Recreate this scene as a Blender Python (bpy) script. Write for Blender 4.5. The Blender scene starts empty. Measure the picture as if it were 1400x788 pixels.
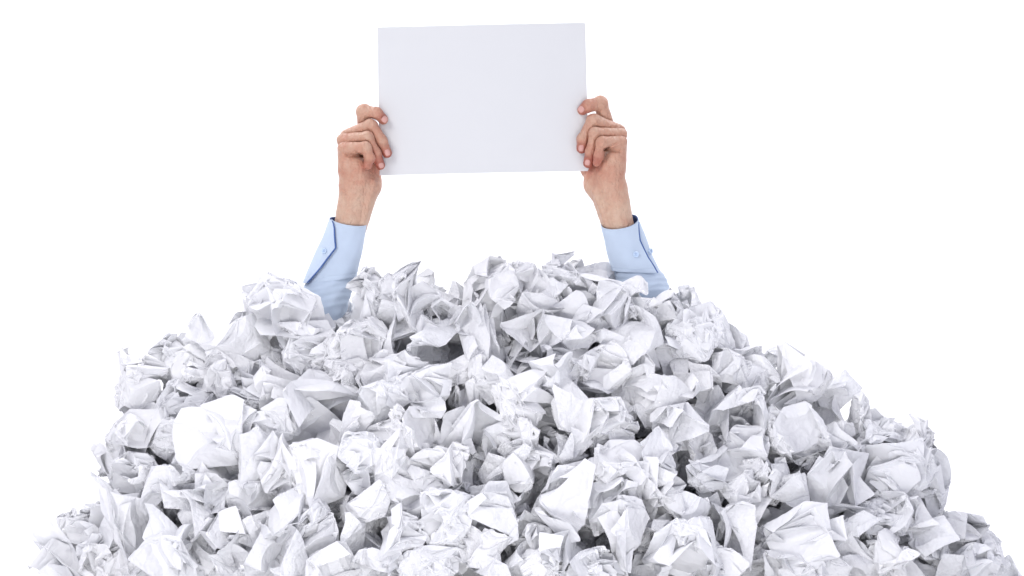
import bpy, bmesh, math, random
import numpy as np
from mathutils import Vector, Matrix, Quaternion

sc = bpy.context.scene
COL = sc.collection

# ------------------------------------------------------------------ camera
S = 1.042e-3                 # metres per photo pixel at the arms (Y = 0)
DIST, ZC = 3.5, 0.64         # camera distance and height
cam = bpy.data.cameras.new('camera')
cam_ob = bpy.data.objects.new('camera', cam)
COL.objects.link(cam_ob)
cam_ob.location = (0, -DIST, ZC)
cam_ob.rotation_euler = (math.pi / 2, 0, 0)
cam.sensor_width = 36
cam.lens = 36 * DIST / (1400 * S)
cam.clip_start, cam.clip_end = 0.1, 60
sc.camera = cam_ob

# ------------------------------------------------------------------ light
world = bpy.data.worlds.new('World')
sc.world = world
world.use_nodes = True
bgn = world.node_tree.nodes['Background']
bgn.inputs[0].default_value = (0.80, 0.80, 1.0, 1)
bgn.inputs[1].default_value = 0.53


def area(name, loc, target, size, energy, color=(1, 1, 1), size_y=None):
    l = bpy.data.lights.new(name, 'AREA')
    l.energy, l.size, l.color = energy, size, color
    if size_y:
        l.shape, l.size_y = 'RECTANGLE', size_y
    o = bpy.data.objects.new(name, l)
    COL.objects.link(o)
    o.location = loc
    o.rotation_euler = (Vector(target) - Vector(loc)).to_track_quat('-Z', 'Y').to_euler()
    return o


area('key_softbox', (-1.3, -1.7, 2.2), (0, -0.3, 0.3), 0.9, 25.5, (1, 0.985, 0.975))
area('fill_softbox', (1.7, -2.9, 1.3), (0, -0.2, 0.45), 1.3, 12, (0.97, 0.98, 1))
area('front_softbox', (-0.05, -1.75, 0.12), (0, -0.2, 0.34), 1.2, 10, (1, 0.99, 0.985), 0.3)
for sx in (-1, 1):
    area('backdrop_light', (sx * 1.3, 0.75, 2.6), (sx * 0.5, 2.0, 0.7), 1.4, 48)

sc.view_settings.view_transform = 'Standard'
sc.view_settings.look = 'None'
sc.view_settings.exposure = 0
sc.view_settings.gamma = 1


def P(px, py, d=0.0):
    """photo direction (px, py) at d pixels of depth towards the camera from the arm plane -> a point of the place"""
    k = (DIST - d * S) / DIST
    return Vector(((px - 700) * S * k, -d * S, ZC - (py - 394) * S * k))


def PN(a):
    a = np.asarray(a, float)
    k = (DIST - a[:, 2] * S) / DIST
    return np.stack([(a[:, 0] - 700) * S * k, -a[:, 2] * S, ZC - (a[:, 1] - 394) * S * k], 1)


def tag(o, label=None, cat=None, group=None, kind=None):
    for k, v in (('label', label), ('category', cat), ('group', group), ('kind', kind)):
        if v:
            o[k] = v
    return o


def link(name, me, parent=None):
    o = bpy.data.objects.new(name, me)
    COL.objects.link(o)
    if parent:
        o.parent = parent
        o.matrix_parent_inverse = parent.matrix_world.inverted()
    return o


# ------------------------------------------------------------------ materials
def new_mat(name):
    m = bpy.data.materials.new(name)
    m.use_nodes = True
    nt = m.node_tree
    return m, nt, nt.nodes['Principled BSDF'], nt.nodes['Material Output']


def paper_mat(name, bump=0.5, translucent=0.14, vary=True):
    m, nt, b, out = new_mat(name)
    N, L = nt.nodes.new, nt.links.new
    b.inputs['Roughness'].default_value = 0.75
    b.inputs['Specular IOR Level'].default_value = 0.12
    col = (0.70, 0.71, 0.715, 1)
    b.inputs['Base Color'].default_value = col
    if vary:
        oi = N('ShaderNodeObjectInfo')
        cr = N('ShaderNodeValToRGB')
        cr.color_ramp.elements[0].color = (0.895, 0.90, 0.92, 1)
        cr.color_ramp.elements[1].color = (0.935, 0.935, 0.945, 1)
        L(oi.outputs['Random'], cr.inputs[0])
        L(cr.outputs[0], b.inputs['Base Color'])
    uv = N('ShaderNodeUVMap')
    uv.uv_map = 'UVMap'
    mp = N('ShaderNodeMapping')
    mp.inputs['Scale'].default_value = (1.414, 1, 1)
    L(uv.outputs[0], mp.inputs[0])
    wob = N('ShaderNodeTexNoise')
    wob.inputs['Scale'].default_value = 6
    L(mp.outputs[0], wob.inputs['Vector'])
    mix = N('ShaderNodeVectorMath')
    mix.operation = 'MULTIPLY_ADD'
    mix.inputs[1].default_value = (0.12, 0.12, 0.12)
    L(wob.outputs['Color'], mix.inputs[0])
    L(mp.outputs[0], mix.inputs[2])
    v1 = N('ShaderNodeTexVoronoi')
    v1.feature = 'F1'
    v1.inputs['Scale'].default_value = 9
    L(mix.outputs[0], v1.inputs['Vector'])
    v2 = N('ShaderNodeTexVoronoi')
    v2.feature = 'F1'
    v2.inputs['Scale'].default_value = 26
    L(mix.outputs[0], v2.inputs['Vector'])
    ns = N('ShaderNodeTexNoise')
    ns.inputs['Scale'].default_value = 14
    ns.inputs['Detail'].default_value = 5
    L(mp.outputs[0], ns.inputs['Vector'])
    a1 = N('ShaderNodeMath')
    a1.operation = 'MULTIPLY_ADD'
    a1.inputs[1].default_value = 0.4
    L(v2.outputs['Distance'], a1.inputs[0])
    L(v1.outputs['Distance'], a1.inputs[2])
    a2 = N('ShaderNodeMath')
    a2.operation = 'MULTIPLY_ADD'
    a2.inputs[1].default_value = 0.5
    L(ns.outputs[0], a2.inputs[0])
    L(a1.outputs[0], a2.inputs[2])
    bp = N('ShaderNodeBump')
    bp.inputs['Strength'].default_value = bump
    bp.inputs['Distance'].default_value = 0.006
    L(a2.outputs[0], bp.inputs['Height'])
    L(bp.outputs[0], b.inputs['Normal'])
    tr = N('ShaderNodeBsdfTranslucent')
    tr.inputs[0].default_value = (0.85, 0.87, 0.88, 1)
    ms = N('ShaderNodeMixShader')
    ms.inputs[0].default_value = translucent
    L(b.outputs[0], ms.inputs[1])
    L(tr.outputs[0], ms.inputs[2])
    L(ms.outputs[0], out.inputs['Surface'])
    return m


M_PAPER = paper_mat('crumpled_paper')
M_SHEET = paper_mat('smooth_card', bump=0.006, translucent=0.02, vary=False)


def skin_mat():
    m, nt, b, out = new_mat('skin')
    N, L = nt.nodes.new, nt.links.new
    at = N('ShaderNodeAttribute')
    at.attribute_name = 'flush'
    tc = N('ShaderNodeTexCoord')
    n1 = N('ShaderNodeTexNoise')
    n1.inputs['Scale'].default_value = 70
    n1.inputs['Detail'].default_value = 6
    L(tc.outputs['Object'], n1.inputs['Vector'])
    ad = N('ShaderNodeMath')
    ad.operation = 'MULTIPLY_ADD'
    ad.inputs[1].default_value = 0.7
    L(n1.outputs[0], ad.inputs[0])
    L(at.outputs['Fac'], ad.inputs[2])
    cr = N('ShaderNodeValToRGB')
    e = cr.color_ramp.elements
    e[0].position, e[0].color = 0.2, (0.60, 0.405, 0.295, 1)
    e[1].position, e[1].color = 1.0, (0.42, 0.13, 0.09, 1)
    k = e.new(0.55)
    k.color = (0.53, 0.275, 0.19, 1)
    L(ad.outputs[0], cr.inputs[0])
    L(cr.outputs[0], b.inputs['Base Color'])
    b.inputs['Roughness'].default_value = 0.42
    b.inputs['Specular IOR Level'].default_value = 0.4
    b.inputs['Subsurface Weight'].default_value = 0.06
    b.inputs['Subsurface Radius'].default_value = (0.006, 0.002, 0.001)
    b.inputs['Subsurface Scale'].default_value = 0.5
    n2 = N('ShaderNodeTexNoise')
    n2.inputs['Scale'].default_value = 260
    n2.inputs['Detail'].default_value = 4
    L(tc.outputs['Object'], n2.inputs['Vector'])
    wv = N('ShaderNodeTexWave')
    wv.inputs['Scale'].default_value = 38
    wv.inputs['Distortion'].default_value = 9
    wv.inputs['Detail'].default_value = 3
    wv.inputs['Detail Scale'].default_value = 2.5
    L(tc.outputs['Object'], wv.inputs['Vector'])
    a = N('ShaderNodeMath')
    a.operation = 'MULTIPLY_ADD'
    a.inputs[1].default_value = 0.5
    L(wv.outputs['Fac'], a.inputs[0])
    L(n2.outputs[0], a.inputs[2])
    bp = N('ShaderNodeBump')
    bp.inputs['Strength'].default_value = 0.6
    bp.inputs['Distance'].default_value = 0.002
    L(a.outputs[0], bp.inputs['Height'])
    L(bp.outputs[0], b.inputs['Normal'])
    return m


def plain(name, col, rough=0.5, spec=0.4):
    m, nt, b, out = new_mat(name)
    b.inputs['Base Color'].default_value = (*col, 1)
    b.inputs['Roughness'].default_value = rough
    b.inputs['Specular IOR Level'].default_value = spec
    return m


def cloth_mat(name, col):
    m, nt, b, out = new_mat(name)
    N, L = nt.nodes.new, nt.links.new
    b.inputs['Roughness'].default_value = 0.8
    b.inputs['Specular IOR Level'].default_value = 0.15
    b.inputs['Sheen Weight'].default_value = 0.15
    tc = N('ShaderNodeTexCoord')
    n = N('ShaderNodeTexNoise')
    n.inputs['Scale'].default_value = 30
    n.inputs['Detail'].default_value = 8
    L(tc.outputs['Object'], n.inputs['Vector'])
    cr = N('ShaderNodeValToRGB')
    cr.color_ramp.elements[0].position = 0.3
    cr.color_ramp.elements[0].color = (*[c * 0.93 for c in col], 1)
    cr.color_ramp.elements[1].position = 0.7
    cr.color_ramp.elements[1].color = (*col, 1)
    L(n.outputs[0], cr.inputs[0])
    L(cr.outputs[0], b.inputs['Base Color'])
    w = N('ShaderNodeTexNoise')
    w.inputs['Scale'].default_value = 900
    L(tc.outputs['Object'], w.inputs['Vector'])
    a = N('ShaderNodeMath')
    a.operation = 'MULTIPLY_ADD'
    a.inputs[1].default_value = 0.15
    L(w.outputs[0], a.inputs[0])
    L(n.outputs[0], a.inputs[2])
    bp = N('ShaderNodeBump')
    bp.inputs['Strength'].default_value = 0.4
    bp.inputs['Distance'].default_value = 0.003
    L(a.outputs[0], bp.inputs['Height'])
    L(bp.outputs[0], b.inputs['Normal'])
    return m


M_SKIN = skin_mat()
M_NAIL = plain('nail', (0.66, 0.36, 0.31), 0.25, 0.6)
M_SHIRT = cloth_mat('pale_blue_shirt', (0.52, 0.615, 0.745))
M_CUFF = cloth_mat('pale_blue_cuff', (0.54, 0.635, 0.76))
M_CUFF_SHADE = cloth_mat('navy_cuff_shade', (0.07, 0.13, 0.34))  # shadow inside the cuff and along its slit, put into the colour
M_BUTTON = plain('button', (0.55, 0.68, 0.85), 0.25, 0.6)
M_THREAD = plain('thread', (0.15, 0.25, 0.48), 0.8, 0.2)
M_BACK = plain('white_backdrop', (0.9, 0.9, 0.9), 0.9, 0.0)

# ------------------------------------------------------------------ the setting: a white studio sweep
prof = [(-6.0, 0.0)] + [(1.4 + 0.6 * math.sin(t * math.pi / 20), 0.6 - 0.6 * math.cos(t * math.pi / 20)) for t in range(11)] + [(2.0, 5.0)]
v, f = [], []
for i, (y, z) in enumerate(prof):
    v += [(-5, y, z), (5, y, z)]
    if i:
        f.append((2 * i - 2, 2 * i - 1, 2 * i + 1, 2 * i))
me = bpy.data.meshes.new('backdrop')
me.from_pydata(v, [], f)
me.polygons.foreach_set('use_smooth', [True] * len(f))
me.materials.append(M_BACK)
tag(link('backdrop', me), kind='structure')

# ------------------------------------------------------------------ crumpled paper: a flat sheet is rolled, then folded
# over and over by mirroring it at planes; every fold keeps the paper's lengths, so facets, ridges and corners are paper's
FOLD = dict(w=(40, .037, .05), m=(21, .042, .065), l=(13, .047, .07), h=(20, .036, .06), f=(10, .05, .10), c=(9, .045, .06))


def crumple(seed, kind, nx=54, ny=38, cap=None):
    rnd = random.Random(seed)
    W, H = .297, .210
    n, R, rb = FOLD[kind]
    if cap:
        n = min(n, cap)
    if kind in 'fc':
        W, H = W * .62, H * .62
        R *= .75
    bm = bmesh.new()
    uvl = bm.loops.layers.uv.new('UVMap')
    a = rnd.uniform(0, math.pi)
    ca, sa = math.cos(a), math.sin(a)
    r1 = rb * rnd.uniform(.8, 1.4)
    ph = [rnd.uniform(0, 6.28) for _ in range(4)]
    fq = rnd.uniform(45, 80), rnd.uniform(45, 80)
    g = []
    for j in range(ny + 1):
        for i in range(nx + 1):
            x, y = (i / nx - .5) * W, (j / ny - .5) * H
            u, w = ca * x + sa * y, -sa * x + ca * y
            rr = r1 * (1 + 2.2 * w)
            p = Vector((rr * math.sin(u / rr), w, rr * (1 - math.cos(u / rr))))
            p.z += .0042 * math.sin(u * fq[0] + ph[0]) * math.sin(w * fq[1] + ph[1])
            p.y += .0016 * math.sin(u * 110 + w * 60 + ph[2])
            g.append((bm.verts.new(p), (i / nx, j / ny)))
    for j in range(ny):
        for i in range(nx):
            k = j * (nx + 1) + i
            q = (g[k], g[k + 1], g[k + nx + 2], g[k + nx + 1])
            fc = bm.faces.new([t[0] for t in q])
            for lp, t in zip(fc.loops, q):
                lp[uvl].uv = t[1]
    c = Vector()
    for t in bm.verts:
        c += t.co
    c /= len(bm.verts)
    for t in bm.verts:
        t.co -= c
    corner = g[0][0]
    rim = [g[i][0] for i in (0, nx, ny * (nx + 1), (ny + 1) * (nx + 1) - 1)]
    keep = {'h': [(corner, 2.1 * R)], 'w': [], 'm': [(rim[1], 1.65 * R)]}.get(kind, [(q, 1.75 * R) for q in rim[:2]])
    k = tries = 0
    while k < n and tries < 200:
        tries += 1
        z, t = rnd.uniform(-1, 1), rnd.uniform(0, 2 * math.pi)
        s = math.sqrt(1 - z * z)
        nr = Vector((s * math.cos(t), s * math.sin(t), z))
        d = R * rnd.uniform(.55, 1.05)
        if kind in 'wm' and k < 6:
            d = R * rnd.uniform(.2, .9)
        if max(t.co.dot(nr) for t in bm.verts) < d + .004:
            continue
        if any(q.co.length < lim and q.co.dot(nr) > d - .004 for q, lim in keep):
            continue                                             # a corner of the sheet stays out
        k += 1
        bmesh.ops.bisect_plane(bm, geom=bm.verts[:] + bm.edges[:] + bm.faces[:], dist=2e-4, plane_co=nr * d, plane_no=nr)
        for t in bm.verts:
            q = t.co.dot(nr) - d
            if q > 0:
                t.co -= nr * (2 * q * .97)
    for _ in range(2):
        bmesh.ops.smooth_vert(bm, verts=bm.verts[:], factor=.35, use_axis_x=True, use_axis_y=True, use_axis_z=True)
    if kind == 'h':
        bmesh.ops.rotate(bm, verts=bm.verts[:], cent=(0, 0, 0), matrix=corner.co.rotation_difference(Vector((0, 0, 1))).to_matrix())
    lo = Vector([min(t.co[i] for t in bm.verts) for i in range(3)])
    hi = Vector([max(t.co[i] for t in bm.verts) for i in range(3)])
    c = (lo + hi) / 2
    for t in bm.verts:
        t.co -= c
    me = bpy.data.meshes.new('crumpled_paper')
    bm.to_mesh(me)
    bm.free()
    me.polygons.foreach_set('use_smooth', [True] * len(me.polygons))
    me.set_sharp_from_angle(angle=math.radians(20))
    me.materials.append(M_PAPER)
    return me


PROTO = {}
for kind, cnt in (('w', 8), ('m', 14), ('l', 16), ('h', 8), ('f', 8), ('c', 8)):
    PROTO[kind] = []
    for i in range(cnt):
        me = crumple(1000 * 'wmlhfc'.index(kind) + 7 * i + 3, kind)
        a = np.empty(len(me.vertices) * 3)
        me.vertices.foreach_get('co', a)
        PROTO[kind].append((me, a.reshape(-1, 3)))
for i in (4, 1):                     # two that came out as thin tongues
    PROTO['h'].pop(i)

# top outline of the heap, photo pixels
TOP = [(-60, 830), (40, 775), (75, 742), (130, 690), (150, 600), (178, 545), (188, 495), (230, 485), (290, 445), (350, 440), (356, 405), (420, 392), (470, 410),
       (490, 380), (580, 368), (630, 402), (650, 382), (680, 370), (770, 354), (830, 370), (905, 390), (975, 430), (1025, 460), (1050, 490),
       (1100, 487), (1160, 545), (1180, 560), (1260, 585), (1290, 680), (1340, 715), (1375, 765), (1460, 830)]
TX, TY = [p[0] for p in TOP], [p[1] for p in TOP]


def top_y(px):
    return float(np.interp(px, TX, TY))


def face_depth(px, py):
    """how far the heap's face stands in front of the arms, in pixels"""
    return 25 + 0.62 * max(0.0, py - top_y(px)) + 0.10 * max(0.0, py - 380)


# every ball: x, y, width, height in the photo, kind (w wrinkled, m faceted, l loose, h pointed, f folded flat, c curled), depth step
BALLS = """
195 519 62 82 h+|215 572 55 45 l-|185 592 74 62 m+|165 620 62 42 w|237 605 48 52 w|233 500 44 70 h|172 705 78 92 l+|186 648 62 42 w|237 665 62 56 l
92 764 86 80 m+|116 732 62 54 m|138 735 48 82 w-|225 745 76 86 l+|140 772 52 42 w|178 775 48 42 c-|160 735 40 60 c-
393 431 100 94 m+|424 474 70 50 m|315 466 94 64 l+|345 452 42 34 m-|258 505 62 68 h|300 500 78 42 l|308 523 58 48 m|345 532 62 60 w|372 503 52 42 m-|395 530 70 62 m
425 500 62 48 l|262 550 82 46 m|310 590 104 78 l+|243 560 60 42 l|255 602 62 62 w-|343 630 58 84 l+|390 637 58 78 m|385 580 64 54 l|298 650 62 62 m|255 650 62 44 m
432 648 70 78 m+|255 685 66 58 f|295 690 62 48 l|345 688 72 48 l|455 568 94 98 l+|270 707 48 52 c+|315 720 64 54 f|342 750 70 74 l+|402 705 78 62 m+|392 758 54 68 c
252 762 62 66 m|287 760 40 60 f-|315 772 44 46 c|427 737 54 62 w
504 410 44 72 h|533 405 42 48 w|572 408 52 80 h+|600 412 32 34 c-|626 410 34 38 c-|520 462 54 88 c|557 445 42 62 f|604 432 62 52 l|590 476 62 62 f+|635 440 55 58 l
495 475 66 66 m+|452 488 56 52 m|468 516 42 40 w+|512 518 60 58 l|556 506 54 44 m+|583 541 54 70 m+|620 512 62 52 l|432 506 50 46 l|540 552 78 66 l|548 594 92 64 m+
482 597 48 74 l|500 637 62 72 w+|552 633 64 74 l+|600 642 64 58 m+|632 549 58 52 f-|602 598 34 44 c-|606 714 84 74 w+|600 668 64 48 m|545 676 58 62 l|500 688 58 52 l
545 737 58 78 m+|475 702 44 46 m-|495 722 38 48 m-|475 735 38 54 c|460 772 64 52 f+|435 725 34 54 w-|502 752 40 42 f-|515 777 52 42 l|600 772 84 46 m
670 399 64 72 h+|716 387 46 48 h|728 424 68 86 l+|768 386 56 64 h+|815 392 56 48 l-|785 427 78 58 m|780 464 66 52 l|692 442 54 44 m-|685 477 58 54 l-|652 468 48 84 f+
640 428 44 34 l-|722 482 44 40 f-|756 524 46 88 l+|785 502 52 58 m|820 507 60 62 m|826 422 68 74 l+|832 462 54 44 w-
675 517 54 56 f+|715 510 44 42 l-|722 557 80 80 m+|645 537 46 42 w|655 592 80 68 l|722 607 62 58 m|785 553 48 58 c+|808 547 48 52 l-|820 577 90 48 m+|775 612 52 42 l
830 607 58 32 l|650 627 44 54 f-|690 637 54 48 f|722 642 56 46 w|765 702 72 120 l+|673 700 54 64 f+|697 728 44 54 l-|660 746 64 44 c+|660 777 64 42 f+|708 770 44 48 c
727 720 54 36 l|738 742 50 40 m|778 764 64 60 l+|740 778 50 44 w|711 684 34 48 f-|640 665 36 60 c-|828 687 68 54 l+|787 657 56 48 l|665 652 36 36 f-
868 411 68 52 l+|912 432 52 58 m+|932 420 44 46 c|858 420 50 54 l-|890 441 54 44 m-|862 462 68 68 c+|905 480 48 78 l|868 494 68 52 f+|955 463 76 78 w+|1003 476 60 58 m
1000 505 72 50 l+|950 517 52 52 f|930 502 40 52 l-|893 538 108 64 l+|972 577 54 74 c|1003 567 74 62 m+|1015 522 58 48 w|842 567 42 66 l-|888 578 58 42 f-|928 594 60 68 l+
892 617 62 52 l|957 613 34 54 f|985 612 44 44 l-|852 647 70 68 m+|917 667 66 66 l+|898 652 52 46 l-|975 654 56 68 l|1010 622 60 64 m|1052 612 52 58 m
848 737 64 88 l+|835 700 62 46 l|887 726 46 62 m-|930 694 64 56 l+|938 756 90 78 m+|905 727 34 26 f|980 710 48 54 f|1003 732 46 76 c+|1018 676 52 52 l|988 776 54 46 w|873 777 64 46 l-|820 776 50 44 w
1085 521 82 86 m+|1143 533 50 44 f|1050 497 32 34 f-|1030 527 48 62 l|1080 592 92 64 m+|1137 576 54 52 l|1130 606 58 44 m|1018 568 46 56 l-|1188 580 44 68 h|1170 606 64 48 l
1195 622 68 54 w|1158 655 90 82 l+|1076 671 50 66 l+|1038 658 54 50 m|1105 642 42 42 m-|1112 662 46 38 l-|1114 690 46 44 h-|1097 736 88 78 m+|1033 706 54 92 l|1160 732 60 52 c
1187 704 86 54 m+|1058 753 42 52 m-|1030 772 46 44 c-|1130 776 52 50 l+|1165 766 64 58 f|1085 782 62 42 l
1247 601 48 60 h+|1217 602 44 46 m|1225 647 78 74 w+|1272 664 48 78 l|1225 682 62 42 m|1247 702 46 54 m|1228 712 36 54 c|1205 716 54 52 w|1228 764 64 62 m+|1270 742 54 54 f
1312 727 66 46 l|1347 753 46 42 h|1325 773 62 48 m|1290 776 52 46 f|1375 782 34 34 c|1208 772 44 54 f|1255 660 40 50 m-
"""

HEAP = 'crumpled white paper balls in the heap'


def spin(kind, rnd, w, h):
    """a prototype and a turn of it whose outline is about as wide and tall as asked"""
    best = None
    for _ in range(26):
        me, co = rnd.choice(PROTO[kind])
        if kind == 'h':
            q = Quaternion((0, 1, 0), rnd.uniform(-.35, .35)) @ Quaternion((0, 0, 1), rnd.uniform(0, 6.28))
        else:
            q = Quaternion((rnd.gauss(0, 1), rnd.gauss(0, 1), rnd.gauss(0, 1), rnd.gauss(0, 1))).normalized()
        R = np.array(q.to_matrix())
        r = co @ R.T
        ex = r.max(0) - r.min(0)
        err = abs(math.log((ex[0] / ex[2]) / (w / h))) + .25 * abs(math.log(ex[1] / math.sqrt(ex[0] * ex[2])))
        if best is None or err < best[0]:
            best = (err, me, q, ex, (r.max(0) + r.min(0)) / 2)
    return best[1:]


LOOK = dict(w='finely wrinkled white ball', m='crumpled white faceted ball', l='loose white broad-faced crumple',
            h='white ball with upright corner', f='sharply folded white scrap', c='curled white paper scrap')
COLUMNS = [(150, 'far left foot'), (250, 'outer left slope'), (350, 'inner left slope'), (430, 'beneath left cuff'),
           (500, 'beneath left wrist'), (580, "under sheet's left corner"), (660, 'under sheet, left half'), (740, 'under sheet, right half'),
           (820, "under sheet's right corner"), (900, 'beneath right cuff'), (985, 'just past right sleeve'), (1080, 'inner right slope'),
           (1180, 'middle right slope'), (1285, 'outer right slope'), (9999, 'far right foot')]


def where(px, py):
    col = next(t for lim, t in COLUMNS if px < lim)
    dy = py - top_y(px)
    if dy < 48:
        row = 'on the crest'
    elif py > 748:
        row = 'at the bottom edge'
    elif dy < 105:
        row = 'just under the crest'
    elif py < 560:
        row = 'high up'
    elif py < 660:
        row = 'halfway down'
    else:
        row = 'low down'
    return row, col


balls = []          # (object, px, py, w*h, look, row, col)
rnd = random.Random(11)


def put(px, py, w, h, kind, d, seed, grow=1.2):
    r = random.Random(seed)
    me, q, ex, c = spin(kind, r, w, h)
    kk = (DIST - d * S) / DIST
    s = math.sqrt(w * h / (ex[0] * ex[2])) * S * kk * grow
    o = link('crumpled_paper_ball', me)
    o.rotation_mode = 'QUATERNION'
    o.rotation_quaternion = q
    o.scale = (s, s, s)
    o.location = P(px, py, d) - Vector(c) * s
    return o


SUNK = {1, 19, 30, 67, 74, 75, 85, 97, 99, 105, 117, 134, 138, 139, 147, 157, 160, 163, 183, 191, 192, 206, 219, 220, 221, 224, 225, 226, 227, 228, 229, 230, 231, 232, 233, 234, 235, 236, 239, 240, 241, 242, 243, 244, 245, 246, 247, 248, 249, 250, 251, 252, 253, 254, 255, 257, 258, 259, 260, 261, 262, 263, 264, 265, 266, 267, 268, 269, 270, 272, 275, 276, 277, 278, 279, 281, 282, 283, 284, 285, 286, 290, 291, 292, 293, 294, 296, 297, 298, 299, 300, 301, 302, 303, 304, 306, 307, 308, 311, 312, 313, 315, 316, 317, 318, 323, 324, 325, 326, 327, 328, 329, 330, 332, 333, 334, 335, 336, 337, 339, }        # entries wholly hidden behind others: they join the inner mass
sunk = []
n = 0
for ent in BALLS.replace('\n', '|').split('|'):
    t = ent.split()
    if not t:
        continue
    px, py, w, h = map(float, t[:4])
    kind = t[4][0]
    step = {'+': 16, '-': -34}.get(t[4][1:], 0)
    d = face_depth(px, py) + step
    if n in SUNK:
        sunk.append((px, py, d, max(w, h)))
        n += 1
        continue
    o = put(px, py, w, h, kind, d, 500 + n, {'+': 1.32, '-': 1.42}.get(t[4][1:], 1.38))
    balls.append((o, px, py, w * h, LOOK[kind], *where(px, py), n))
    n += 1
# the layer that shows through the gaps
for py in range(400, 800, 56):
    for k in range(-1, 26):
        px = k * 58 + (29 if (py // 56) % 2 else 0) + rnd.uniform(-14, 14)
        y = py + rnd.uniform(-12, 12)
        if y < top_y(px) + 34 or y < top_y(px - 38) + 8 or y < top_y(px + 38) + 8 or px < 60 or px > 1360:
            continue
        kind = rnd.choice('mmwwl')
        d = face_depth(px, y) - 72
        if n in SUNK:
            sunk.append((px, y, d, 84))
        else:
            o = put(px, y, 80, 80, kind, d, 9000 + n, 1.1)
            balls.append((o, px, y, 1000, 'shadowed sunken white ball', *where(px, y), n))
        n += 1
print('BALLS', len(balls))

# ---- labels: the look, the row, the column, and among alike neighbours what sets one apart
cells = {}
for b in balls:
    cells.setdefault(b[4:7], []).append(b)
ORD = ['', 'second', 'third', 'fourth', 'fifth', 'sixth', 'seventh', 'eighth']
for (look, row, col), bs in cells.items():
    if len(bs) == 1:
        extra = ['']
    elif len(bs) == 2:
        a, b = bs
        if abs(a[1] - b[1]) > abs(a[2] - b[2]):
            extra = ['left one', 'right one'] if a[1] < b[1] else ['right one', 'left one']
        else:
            extra = ['upper one', 'lower one'] if a[2] < b[2] else ['lower one', 'upper one']
    else:
        order = sorted(range(len(bs)), key=lambda i: bs[i][2])
        extra = [''] * len(bs)
        for k, i in enumerate(order):
            extra[i] = 'topmost of these' if k == 0 else 'lowest of these' if k == len(bs) - 1 else ORD[k] + ' from their top'
    for b, e in zip(bs, extra):
        lab = f'{look} {row}, {col}' + (f', {e}' if e else '')
        tag(b[0], lab, 'paper ball', HEAP)

# ---- the rest of the heap, deep inside, behind the crest and under the frame: one mass
low = []
for i in range(6):
    me = crumple(77 + i, 'm', 16, 11, 7)
    a = np.empty(len(me.vertices) * 3)
    me.vertices.foreach_get('co', a)
    a = a.reshape(-1, 3)
    a /= max(np.ptp(a, axis=0))
    me.calc_loop_triangles()
    tri = np.empty(len(me.loop_triangles) * 3, int)
    me.loop_triangles.foreach_get('vertices', tri)
    low.append((a, tri.reshape(-1, 3)))
    bpy.data.meshes.remove(me)
VV, FF, off = [], [], 0


def mass(px, py, d, size):
    global off
    p = P(px, py, d)
    if p.z < 0.035:
        return
    a, t = rnd.choice(low)
    q = Quaternion((rnd.gauss(0, 1), rnd.gauss(0, 1), rnd.gauss(0, 1), rnd.gauss(0, 1))).normalized()
    VV.append(a @ np.array(q.to_matrix()).T * (size * S) + np.array(p))
    FF.append(t + off)
    off += len(a)


for q in sunk:
    mass(*q)
for layer, dd in enumerate((-125, -190)):
    for py in range(420, 820, 74):
        for k in range(0, 20):
            px = k * 74 + (37 if (py // 74 + layer) % 2 else 0) + rnd.uniform(-14, 14)
            if py < top_y(px) + 45 or py < top_y(px - 45) + 20 or py < top_y(px + 45) + 20:
                continue
            mass(px, py + rnd.uniform(-10, 10), face_depth(px, py) + dd, 120)
for py in range(842, 1010, 62):                      # under the frame, down to the floor
    for k in range(-3, 26):
        px = k * 64 - 60 + rnd.uniform(-16, 16)
        if px < 70 - (py - 800) * .5 or px > 1350 + (py - 800) * .5:
            continue
        mass(px, py, face_depth(px, min(py, 900)) - 25 + rnd.uniform(-15, 15), 100)
for dd in (-80, -170, -270):                           # the far side of the mound
    for py in range(440, 900, 84):
        for k in range(0, 18):
            px = k * 84 + rnd.uniform(-16, 16)
            if py < top_y(px) + 50 - dd * .30 or py < top_y(px - 45) + 20 - dd * .3 or py < top_y(px + 45) + 20 - dd * .3:
                continue
            mass(px, py, dd, 120)
me = bpy.data.meshes.new('crumpled_paper_mass')
me.from_pydata(np.concatenate(VV), [], np.concatenate(FF))
me.uv_layers.new(name='UVMap')
me.materials.append(M_PAPER)
print('MASS tris', len(me.polygons))
tag(link('crumpled_paper_mass', me), 'shaded crumpled paper deep inside the heap, behind the outer balls', 'paper heap', kind='stuff')

# ------------------------------------------------------------------ the held sheet
w0 = [P(516, 38, 0), P(800, 32, 0), P(805, 234, 0), P(519, 240, 0)]
bm = bmesh.new()
uvl = bm.loops.layers.uv.new('UVMap')
nx, ny = 40, 28
g = []
for j in range(ny + 1):
    for i in range(nx + 1):
        u, t = i / nx, j / ny
        p = (w0[0] * (1 - u) + w0[1] * u) * (1 - t) + (w0[3] * (1 - u) + w0[2] * u) * t
        p.y += -0.006 * math.sin(math.pi * u) * (1 - .5 * t) + .0022 * math.sin(5.1 * u + 2 * t) - .004 * (1 - t)
        g.append(bm.verts.new(p))
for j in range(ny):
    for i in range(nx):
        k = j * (nx + 1) + i
        fc = bm.faces.new((g[k], g[k + 1], g[k + nx + 2], g[k + nx + 1]))
        for lp, (a, b) in zip(fc.loops, ((i, j), (i + 1, j), (i + 1, j + 1), (i, j + 1))):
            lp[uvl].uv = (a / nx, 1 - b / ny)
bmesh.ops.recalc_face_normals(bm, faces=bm.faces[:])
ret = bmesh.ops.solidify(bm, geom=bm.faces[:], thickness=0.0008)
me = bpy.data.meshes.new('paper_sheet')
bm.to_mesh(me)
bm.free()
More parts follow.
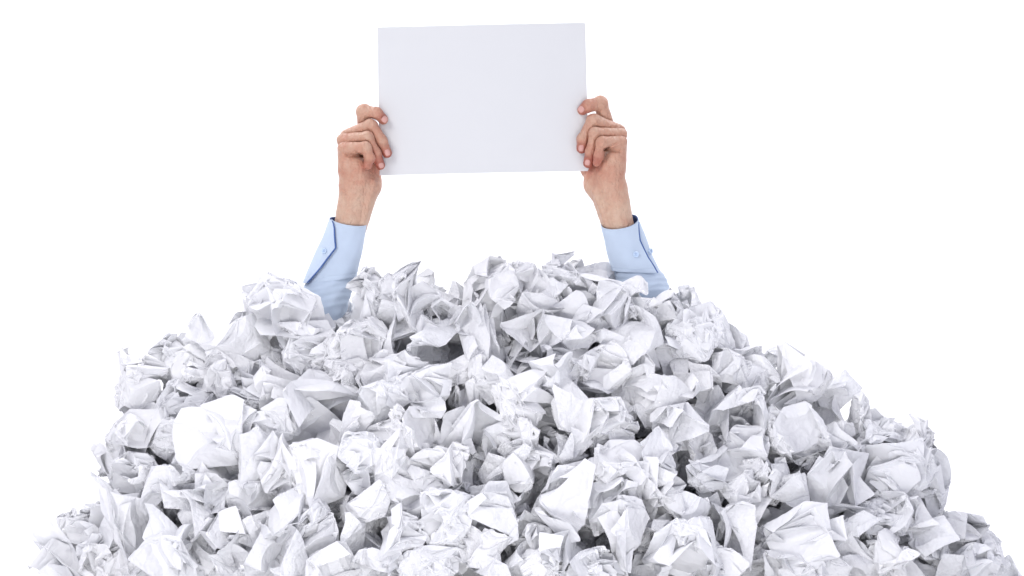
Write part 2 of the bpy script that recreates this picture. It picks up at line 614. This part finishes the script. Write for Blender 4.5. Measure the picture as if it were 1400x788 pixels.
me.polygons.foreach_set('use_smooth', [True] * len(me.polygons))
me.set_sharp_from_angle(angle=math.radians(40))
me.materials.append(M_SHEET)
tag(link('paper_sheet', me), 'smooth blank white sheet of paper held up above the heap in two raised hands', 'paper')


# ------------------------------------------------------------------ the person: hands and arms as one grown surface
def cap(p, a, b):
    a, ra = np.array(a[:3], float), a[3]
    b, rb = np.array(b[:3], float), b[3]
    ba = b - a
    h = np.clip(((p - a) @ ba) / (ba @ ba), 0, 1)
    return np.linalg.norm(p - a - h[..., None] * ba, axis=-1) - (ra + (rb - ra) * h)


def smin(a, b, k):
    h = np.clip(.5 + .5 * (b - a) / k, 0, 1)
    return b + (a - b) * h - k * h * (1 - h)


def nets(F, o, step):
    """surface nets: the zero surface of a sampled field as quads"""
    neg = F < 0
    nx, ny, nz = F.shape
    idx = -np.ones((nx - 1, ny - 1, nz - 1), int)
    acc = np.zeros((nx - 1, ny - 1, nz - 1, 3))
    cnt = np.zeros((nx - 1, ny - 1, nz - 1))
    for ax in range(3):
        for b in (0, 1):
            for c in (0, 1):
                e1, e2 = [a for a in range(3) if a != ax]
                s0 = [slice(0, -1)] * 3
                s1 = [slice(0, -1)] * 3
                s1[ax] = slice(1, None)
                for e, v_ in ((e1, b), (e2, c)):
                    s0[e] = s1[e] = slice(v_, F.shape[e] - 1 + v_)
                f0, f1 = F[tuple(s0)], F[tuple(s1)]
                m = neg[tuple(s0)] != neg[tuple(s1)]
                t = np.where(m, f0 / np.where(m, f0 - f1, 1), 0)
                acc[..., ax] += np.where(m, t, 0)
                acc[..., e1] += m * b
                acc[..., e2] += m * c
                cnt += m
    act = cnt > 0
    idx[act] = np.arange(act.sum())
    base = np.stack(np.nonzero(act), 1)
    verts = o + (base + acc[act] / cnt[act][:, None]) * step
    quads = []
    for ax in range(3):
        e1, e2 = (ax + 1) % 3, (ax + 2) % 3
        s0 = [slice(1, -1)] * 3
        s1 = [slice(1, -1)] * 3
        s0[ax], s1[ax] = slice(0, -1), slice(1, None)
        a, b = neg[tuple(s0)], neg[tuple(s1)]
        ii = np.stack(np.nonzero(a != b), 1)
        flip = a[a != b]
        st = np.ones(3, int)
        st[ax] = 0
        p = ii + st
        d1, d2 = np.eye(3, dtype=int)[e1], np.eye(3, dtype=int)[e2]
        q = np.stack([idx[tuple((p - x).T)] for x in (d1 + d2, d2, 0 * d1, d1)], 1)
        q[~flip] = q[~flip][:, ::-1]
        quads.append(q)
    return verts, np.concatenate(quads)


def grid(lo, hi, step):
    ax = [np.arange(lo[i], hi[i] + step, step) for i in range(3)]
    return np.stack(np.meshgrid(*ax, indexing='ij'), -1)


HAND = {
    'l': dict(
        fingers=[[(499, 186, -13, 9.3), (497, 152.5, 3, 9.0), (514.5, 155.5, 11, 7.9), (524, 163.5, 7.2, 6.7)],
                 [(474, 187, -2, 9.4), (507, 171.5, 13, 8.3), (521.5, 193, 14, 7.4), (529, 209.5, 7.2, 6.5)],
                 [(469.5, 192, 8, 9.0), (502.5, 188, 21, 7.8), (513.5, 210, 18, 7.0), (520, 226, 7.6, 6.3)],
                 [(470.5, 203, 18, 8.6), (499.5, 202, 29, 7.5), (505.5, 216, 27.5, 6.6), (502.5, 226.5, 22, 5.7)]],
        palm=[((474, 196, 10, 10.5), (480, 250, 4, 15.5)), ((482, 190, -6, 13), (490, 255, -4, 16)), ((496, 192, -15, 10), (503, 255, -8, 14)),
              ((488, 228, 10, 14), (492, 252, 4, 15)), ((474, 206, 13, 11), (478, 232, 9, 14.5)), ((508, 226, -14, 12), (508, 250, -10, 13.5)),
              ((482, 258, 1, 17.5), (474, 316, -4, 18.5)), ((502, 258, -6, 16.5), (485, 316, -7, 15))],
        thumb=[(512, 232, -16, 12), (526, 212, -22, 9.5), (538, 190, -16, 8.5), (544, 172, -8.5, 7.2)],
        groove=[((474, 213, 30), (494, 214.5, 30), 2.1), ((484, 207, 30), (494, 213, 30), 1.1), ((496, 258, 20), (486, 300, 20), .0)],
        tendon=[((509, 250, 8, 3.5), (493, 318, 3, 3.0))],
        box=((440, 128, -50), (566, 322, 52)),
        nails=[((525.6, 163.3), (.78, .62), 8.6, 8.2), ((529.6, 209), (.35, .94), 8.2, 9.2), ((521.2, 226.6), (.32, .95), 7.6, 7.6)],
        arm=[(463, 346, -1, 19), (446, 398, -4, 26), (392, 548, 0, 36), (470, 800, -60, 52)]),
    'r': dict(
        fingers=[[(834, 184, -13, 9.3), (821, 141.5, 3, 9.2), (804.5, 145, 11, 8.2), (796.5, 150.5, 7.2, 6.9)],
                 [(846, 180, -1, 9.4), (811.5, 165.5, 14, 8.9), (797, 191, 14, 7.6), (795, 203.5, 7.2, 6.5)],
                 [(848.5, 184, 9, 9.0), (813.5, 182.5, 22, 8.0), (808, 208, 18, 7.2), (804, 223.5, 7.6, 6.4)],
                 [(848.5, 194, 18, 8.6), (823, 195, 29, 7.6), (818.5, 213, 25, 6.4), (816.5, 222.5, 21, 5.6)]],
        palm=[((845, 194, 12, 10.5), (838, 250, 4, 15.5)), ((836, 188, -5, 13), (828, 255, -4, 16)), ((822, 192, -15, 10), (815, 255, -8, 14)),
              ((832, 228, 10, 14), (828, 252, 4, 15)), ((844, 198, 13, 11), (840, 230, 9, 14)), ((810, 226, -14, 12), (812, 252, -10, 13.5)),
              ((841, 260, 1, 17.5), (850, 322, -3, 19)), ((822, 268, -5, 13.5), (841, 322, -5, 13.5))],
        thumb=[(806, 232, -16, 12), (793, 212, -22, 9.5), (780, 190, -16, 8.5), (774, 172, -8.5, 7.2)],
        groove=[((848, 207, 30), (827, 205.5, 30), 2.1), ((844, 195, 30), (828, 204, 30), 1.1)],
        tendon=[((813, 262, 9, 3.5), (836, 322, 4, 3.0))],
        box=((752, 112, -50), (878, 328, 52)),
        nails=[((794.8, 149.6), (-.8, .6), 8.8, 8.4), ((794.6, 203), (-.1, .99), 8.2, 9.2), ((803.2, 222.6), (-.25, .97), 7.8, 8)],
        arm=[(860, 346, -1, 19), (880, 398, -4, 26), (938, 548, 0, 36), (850, 800, -60, 52)]),
}


def hand_field(p, h):
    palm = None
    for a, b in h['palm']:
        d = cap(p, a, b)
        palm = d if palm is None else smin(palm, d, 9)
    for a, b in h['tendon']:
        palm = smin(palm, cap(p, a, b), 5)
    out = palm
    two = []
    for ch in h['fingers'] + [h['thumb']]:
        ch = [(a, b, c, r * 1.06) for a, b, c, r in ch]
        fg = None
        for a, b in zip(ch[:-1], ch[1:]):
            d = cap(p, a, b)
            fg = d if fg is None else smin(fg, d, 2.5)
        for j in ch[1:-1]:                                       # knuckle
            q = p - np.array(j[:3])
            fg = smin(fg, np.linalg.norm(q, axis=-1) - (j[3] + .25), 3)
        far = np.clip(np.linalg.norm(p - np.array(ch[0][:3]), axis=-1) / 16, 0, 1)
        out = smin(out, fg, .6 + 6 * (1 - far))
        if ch[0][:3] != h['thumb'][0][:3]:
            two.append(fg + 5 * (1 - far))
    two = np.sort(np.stack(two), 0)                              # the crease where two fingers lie against each other
    out = out + 2.1 * np.exp(-((two[1] - two[0]) / 1.5) ** 2) * (two[0] < 4)
    for a, b, r in h['groove']:
        if r:
            q = p[..., :2] - np.array(a[:2], float)
            ba = np.array(b[:2], float) - np.array(a[:2], float)
            t = np.clip((q @ ba) / (ba @ ba), 0, 1)
            d = np.linalg.norm(q - t[..., None] * ba, axis=-1)
            out = out + np.where(p[..., 2] > 0, 1.6 * r * np.exp(-(d / r) ** 2), 0)
    x, y, z = p[..., 0], p[..., 1], p[..., 2]
    out = out + .22 * np.sin(x * .31 + 1.3 * np.sin(y * .13)) * np.sin(y * .27 + z * .2) + .12 * np.sin(x * .7 + y * .5) * np.sin(z * .6 - y * .3)
    return out


BV, BF, BFL, boff = [], [], [], 0
FIELD = {}
for side, h in HAND.items():
    step = 0.95
    lo, hi = h['box']
    g = grid(lo, hi, step)
    F = hand_field(g, h)
    FIELD[side] = (F, np.array(lo, float), step)
    vv, qq = nets(F, np.array(lo, float), step)
    flush = np.zeros(len(vv))
    for ch in h['fingers'] + [h['thumb']]:
        if ch is h['thumb']:
            continue
        small = ch is h['fingers'][3]
        for j, a, s in ((3, .3 if small else .62, 9 if small else 13), (2, .22, 9), (1, .2, 8), (0, .12, 11)):
            flush += a * np.exp(-((vv - np.array(ch[j][:3])) ** 2).sum(1) / s ** 2)
        for a, b in zip(ch[:-1], ch[1:]):
            flush += .15 * np.exp(-((vv - (np.array(a[:3]) + np.array(b[:3])) / 2) ** 2).sum(1) / 100)
    flush += .16 * np.exp(-((vv[:, 1] - 236) / 26) ** 2) - .12 * np.exp(-((vv[:, 1] - 300) / 40) ** 2)
    BV.append(PN(vv)); BF.append(qq + boff); BFL.append(flush); boff += len(vv)
# the rest of the body, buried in the heap: arms, shoulders, chest and bowed head
g = grid((330, 290, -150), (1010, 1010, 70), 9)
body = None
for side, h in HAND.items():
    for a, b in zip(h['arm'][:-1], h['arm'][1:]):
        d = cap(g, a, b)
        body = d if body is None else smin(body, d, 20)
for a, b in (((480, 800, -60, 55), (850, 800, -60, 55)), ((590, 830, -60, 75), (600, 960, -60, 70)), ((740, 830, -60, 75), (730, 960, -60, 70)),
             ((665, 760, -55, 48), (665, 690, -50, 46)), ((665, 690, -45, 62), (665, 630, -40, 68))):
    body = smin(body, cap(g, a, b), 25)
vv, qq = nets(body, np.array((330, 290, -150), float), 9)
BV.append(PN(vv)); BF.append(qq + boff); BFL.append(np.zeros(len(vv)))
me = bpy.data.meshes.new('person')
me.from_pydata(np.concatenate(BV), [], np.concatenate(BF))
me.polygons.foreach_set('use_smooth', [True] * len(me.polygons))
me.attributes.new('flush', 'FLOAT', 'POINT').data.foreach_set('value', np.concatenate(BFL).astype(np.float32))
me.materials.append(M_SKIN)
person = tag(link('person', me), 'person buried in the paper heap, pale blue sleeves raised, hands gripping a sheet', 'person')


def surf_z(side, x, y):
    """depth of the hand's front surface at photo pixel x, y"""
    F, lo, st = FIELD[side]
    i, j = (x - lo[0]) / st, (y - lo[1]) / st
    i0, j0 = int(i), int(j)
    u, v_ = i - i0, j - j0
    col = F[i0, j0] * (1 - u) * (1 - v_) + F[i0 + 1, j0] * u * (1 - v_) + F[i0, j0 + 1] * (1 - u) * v_ + F[i0 + 1, j0 + 1] * u * v_
    k = np.nonzero(col < 0)[0]
    if len(k) == 0:
        return None
    k = k[-1]
    return lo[2] + (k + col[k] / (col[k] - col[k + 1])) * st


for side, h in HAND.items():
    for (cx, cy), (dx, dy), w, l in h['nails']:
        pts = {}
        N = 16
        zc = surf_z(side, cx, cy)
        for a in range(-N, N + 1):
            for b in range(-N, N + 1):
                u, t = a / N, b / N
                if abs(u) ** 2.6 + abs(t) ** 2.6 > 1.0:
                    continue
                x = cx + dx * t * l / 2 - dy * u * w / 2
                y = cy + dy * t * l / 2 + dx * u * w / 2
                z = surf_z(side, x, y)
                if z is None or z < zc - 5:
                    continue
                pts[a, b] = (x, y, z + .55 - .5 * u * u * u * u)
        keys = list(pts)
        ix = {k: i for i, k in enumerate(keys)}
        fs = []
        for a, b in keys:
            q = [(a, b), (a + 1, b), (a + 1, b + 1), (a, b + 1)]
            if all(k in ix for k in q):
                fs.append([ix[k] for k in q])
        bm = bmesh.new()
        vs = [bm.verts.new(PN([pts[k]])[0]) for k in keys]
        for q in fs:
            bm.faces.new([vs[k] for k in q])
        bmesh.ops.delete(bm, geom=[t for t in bm.verts if not t.link_faces], context='VERTS')
        bmesh.ops.recalc_face_normals(bm, faces=bm.faces[:])
        bmesh.ops.solidify(bm, geom=bm.faces[:], thickness=-0.0006)
        me = bpy.data.meshes.new('fingernail')
        bm.to_mesh(me)
        bm.free()
        me.polygons.foreach_set('use_smooth', [True] * len(me.polygons))
        me.materials.append(M_NAIL)
        link('fingernail', me, person)


# ------------------------------------------------------------------ the shirt
def lerp_rows(rows, t):
    i = min(int(t), len(rows) - 2)
    u = t - i
    return [a * (1 - u) + b * u for a, b in zip(rows[i], rows[i + 1])]


def mesh_grid(name, pts, closed, mat, parent, thick, shade_mat=None):
    bm = bmesh.new()
    rows = [[bm.verts.new(p) for p in r] for r in pts]
    for r0, r1 in zip(rows[:-1], rows[1:]):
        m = len(r0)
        for i in range(m if closed else m - 1):
            bm.faces.new((r0[i], r0[(i + 1) % m], r1[(i + 1) % m], r1[i]))
    bmesh.ops.recalc_face_normals(bm, faces=bm.faces[:])
    bmesh.ops.solidify(bm, geom=bm.faces[:], thickness=thick)
    if shade_mat:                                                   # shade painted in navy on the cloth's inner face and free edge
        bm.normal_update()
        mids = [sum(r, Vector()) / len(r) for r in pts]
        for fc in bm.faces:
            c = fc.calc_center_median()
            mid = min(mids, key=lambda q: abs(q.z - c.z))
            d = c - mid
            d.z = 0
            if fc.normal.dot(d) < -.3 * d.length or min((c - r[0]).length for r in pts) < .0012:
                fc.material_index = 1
    me = bpy.data.meshes.new(name)
    bm.to_mesh(me)
    bm.free()
    me.polygons.foreach_set('use_smooth', [True] * len(me.polygons))
    me.set_sharp_from_angle(angle=math.radians(50))
    me.materials.append(mat)
    if shade_mat:
        me.materials.append(shade_mat)
    return link(name, me, parent)


# rows: yL, xL, yR, xR, sag of the front rim
SHIRT = {
    'l': dict(cuff=[(299, 452, 307, 501.5, 5), (325, 441.5, 329, 498.5, 3), (352, 430, 353, 494, 2), (386, 416, 378, 488, 2)],
              body=[(372, 424, 366, 489, 1), (398, 411, 390, 484, 1), (425, 402, 420, 477, 0), (470, 388, 470, 464, 0), (560, 340, 560, 440, 0)],
              edge=[(296, 453), (306, 456.5), (313, 458), (339, 460), (352, 450), (365, 440), (379, 428), (392, 417)],
              buttons=[((443, 343), (-.45, -.1, 1))], top=1.07, bottom=.95, tuck=.6),
    'r': dict(cuff=[(307, 821, 299, 874, 10), (328, 826, 318, 882, 5), (350, 831.5, 343, 891, 3), (370, 837, 372, 905, 2)],
              body=[(356, 836, 356, 895, 1), (378, 839, 378, 909, 1), (400, 843, 400, 921, 0), (460, 860, 460, 950, 0), (560, 890, 560, 990, 0)],
              edge=[(296, 872.5), (309, 873), (329, 875.5), (352, 886), (366, 895), (374, 899.5), (384, 904), (395, 908)],
              buttons=[((869.5, 348), (.1, -.05, 1)), ((889.5, 343.5), (.8, -.05, .6))], top=1.06, bottom=.94, tuck=.75),
}


def button(center, nrm, parent, r=4.2):
    n_ = Vector((nrm[0], -nrm[2], -nrm[1])).normalized()
    m = n_.to_track_quat('Z', 'Y').to_matrix().to_4x4()
    m.translation = P(*center)
    bm = bmesh.new()
    k = 28
    prof = [(0, .35), (.55, .35), (.68, .75), (.9, .85), (1.0, .55), (1.0, 0)]
    rings = []
    for rr, z in prof[1:]:
        rings.append([bm.verts.new((rr * r * S * math.cos(6.2832 * i / k), rr * r * S * math.sin(6.2832 * i / k), z * 1.7 * S)) for i in range(k)])
    bm.faces.new(rings[0])
    for a, b in zip(rings[:-1], rings[1:]):
        for i in range(k):
            bm.faces.new((a[i], b[i], b[(i + 1) % k], a[(i + 1) % k]))
    for sx, sy in ((-1, -1), (1, -1), (1, 1), (-1, 1)):          # the four thread holes
        hs = [bm.verts.new(((sx * .22 + .13 * math.cos(6.2832 * i / 10)) * r * S, (sy * .22 + .13 * math.sin(6.2832 * i / 10)) * r * S, (.36 * 1.7) * S + .0001)) for i in range(10)]
        fc = bm.faces.new(hs)
        fc.material_index = 1
    bmesh.ops.transform(bm, matrix=m, verts=bm.verts[:])
    me = bpy.data.meshes.new('button')
    bm.to_mesh(me)
    bm.free()
    me.materials.append(M_BUTTON)
    me.materials.append(M_THREAD)
    return link('button', me, parent)


def ring_pt(row, th, f, zc=-1.0, flat=.86):
    yL, xL, yR, xR, sag = row
    xc, a = (xL + xR) / 2, (xR - xL) / 2
    x = xc + a * f * math.cos(th)
    u = (x - xL) / (xR - xL)
    y = yL * (1 - u) + yR * u + sag * math.sin(th)
    return x, y, zc + a * f * flat * math.sin(th)


for side, s in SHIRT.items():
    rows = s['body']
    M = 72
    pts = []
    for k in range(0, 61):
        t = k / 60 * (len(rows) - 1) * .999
        r = lerp_rows(rows, t)
        line = []
        for i in range(M):
            th = 2 * math.pi * i / M
            wr = 1 + .022 * math.sin(3 * th + t * 2.4) * min(1, t) + .018 * math.sin(7 * th - t * 5 + 1) * min(1, t * 1.2) + .012 * math.sin(t * 17 + 2.2 * math.sin(th * 2)) * min(1, t)
            line.append(P(*ring_pt(r, th, (.93 + .05 * min(1, t)) * wr)))
        pts.append(line)
    sleeve = mesh_grid('shirt_sleeve', pts, True, M_SHIRT, person, 0.0009)
    rows = s['cuff']
    ey, ex = [p[0] for p in s['edge']], [p[1] for p in s['edge']]
    pts = []
    for k in range(0, 97):
        t = k / 96 * (len(rows) - 1) * .9999
        r = lerp_rows(rows, t)
        xc, a = (r[1] + r[3]) / 2, (r[3] - r[1]) / 2
        # the overlap's free edge: solve for the angle whose front point lies on the edge line
        th0 = 1.2
        for _ in range(12):
            y = ring_pt(r, th0, s['top'])[1]
            c = max(-.995, min(.995, (float(np.interp(y, ey, ex)) - xc) / (a * s['top'])))
            th0 = math.acos(c)
        line = []
        M = 110
        for i in range(M + 1):
            u = i / M
            th = th0 + (2 * math.pi + s['tuck']) * u
            f = s['top'] + (s['bottom'] - s['top']) * min(1, max(0, (u - .02) / .85))
            f += .012 * math.sin(3 * th + t * 2) * min(1, .3 + t) + .007 * math.sin(8 * th - 2.5 * t) + .006 * math.sin(t * 5 + 2 * th)
            f -= .012 * math.exp(-((t - .16) / .035) ** 2) + .012 * math.exp(-((t - 2.8) / .04) ** 2)
            if .012 < u < .03:
                f -= .012
            if u < .08:
                f += .045 * (1 - u / .08) ** 2
            line.append(P(*ring_pt(r, th, f)))
        pts.append(line)
    cuff = mesh_grid('cuff', pts, False, M_CUFF, sleeve, 0.0013, M_CUFF_SHADE)
    for (bx, by), nrm in s['buttons']:
        row = None
        # find the cuff's front surface there
        best = max((p for line in pts for p in line if abs((p.x / S) * DIST / (DIST + p.y) + 700 - bx) < 2.2 and abs(394 + (ZC - p.z) / S * DIST / (DIST + p.y) - by) < 2.2), key=lambda p: -p.y, default=None)
        d = -best.y / S if best else 24
        button((bx, by, d + .6), nrm, cuff, 4.4 if by > 345 else 4.0)
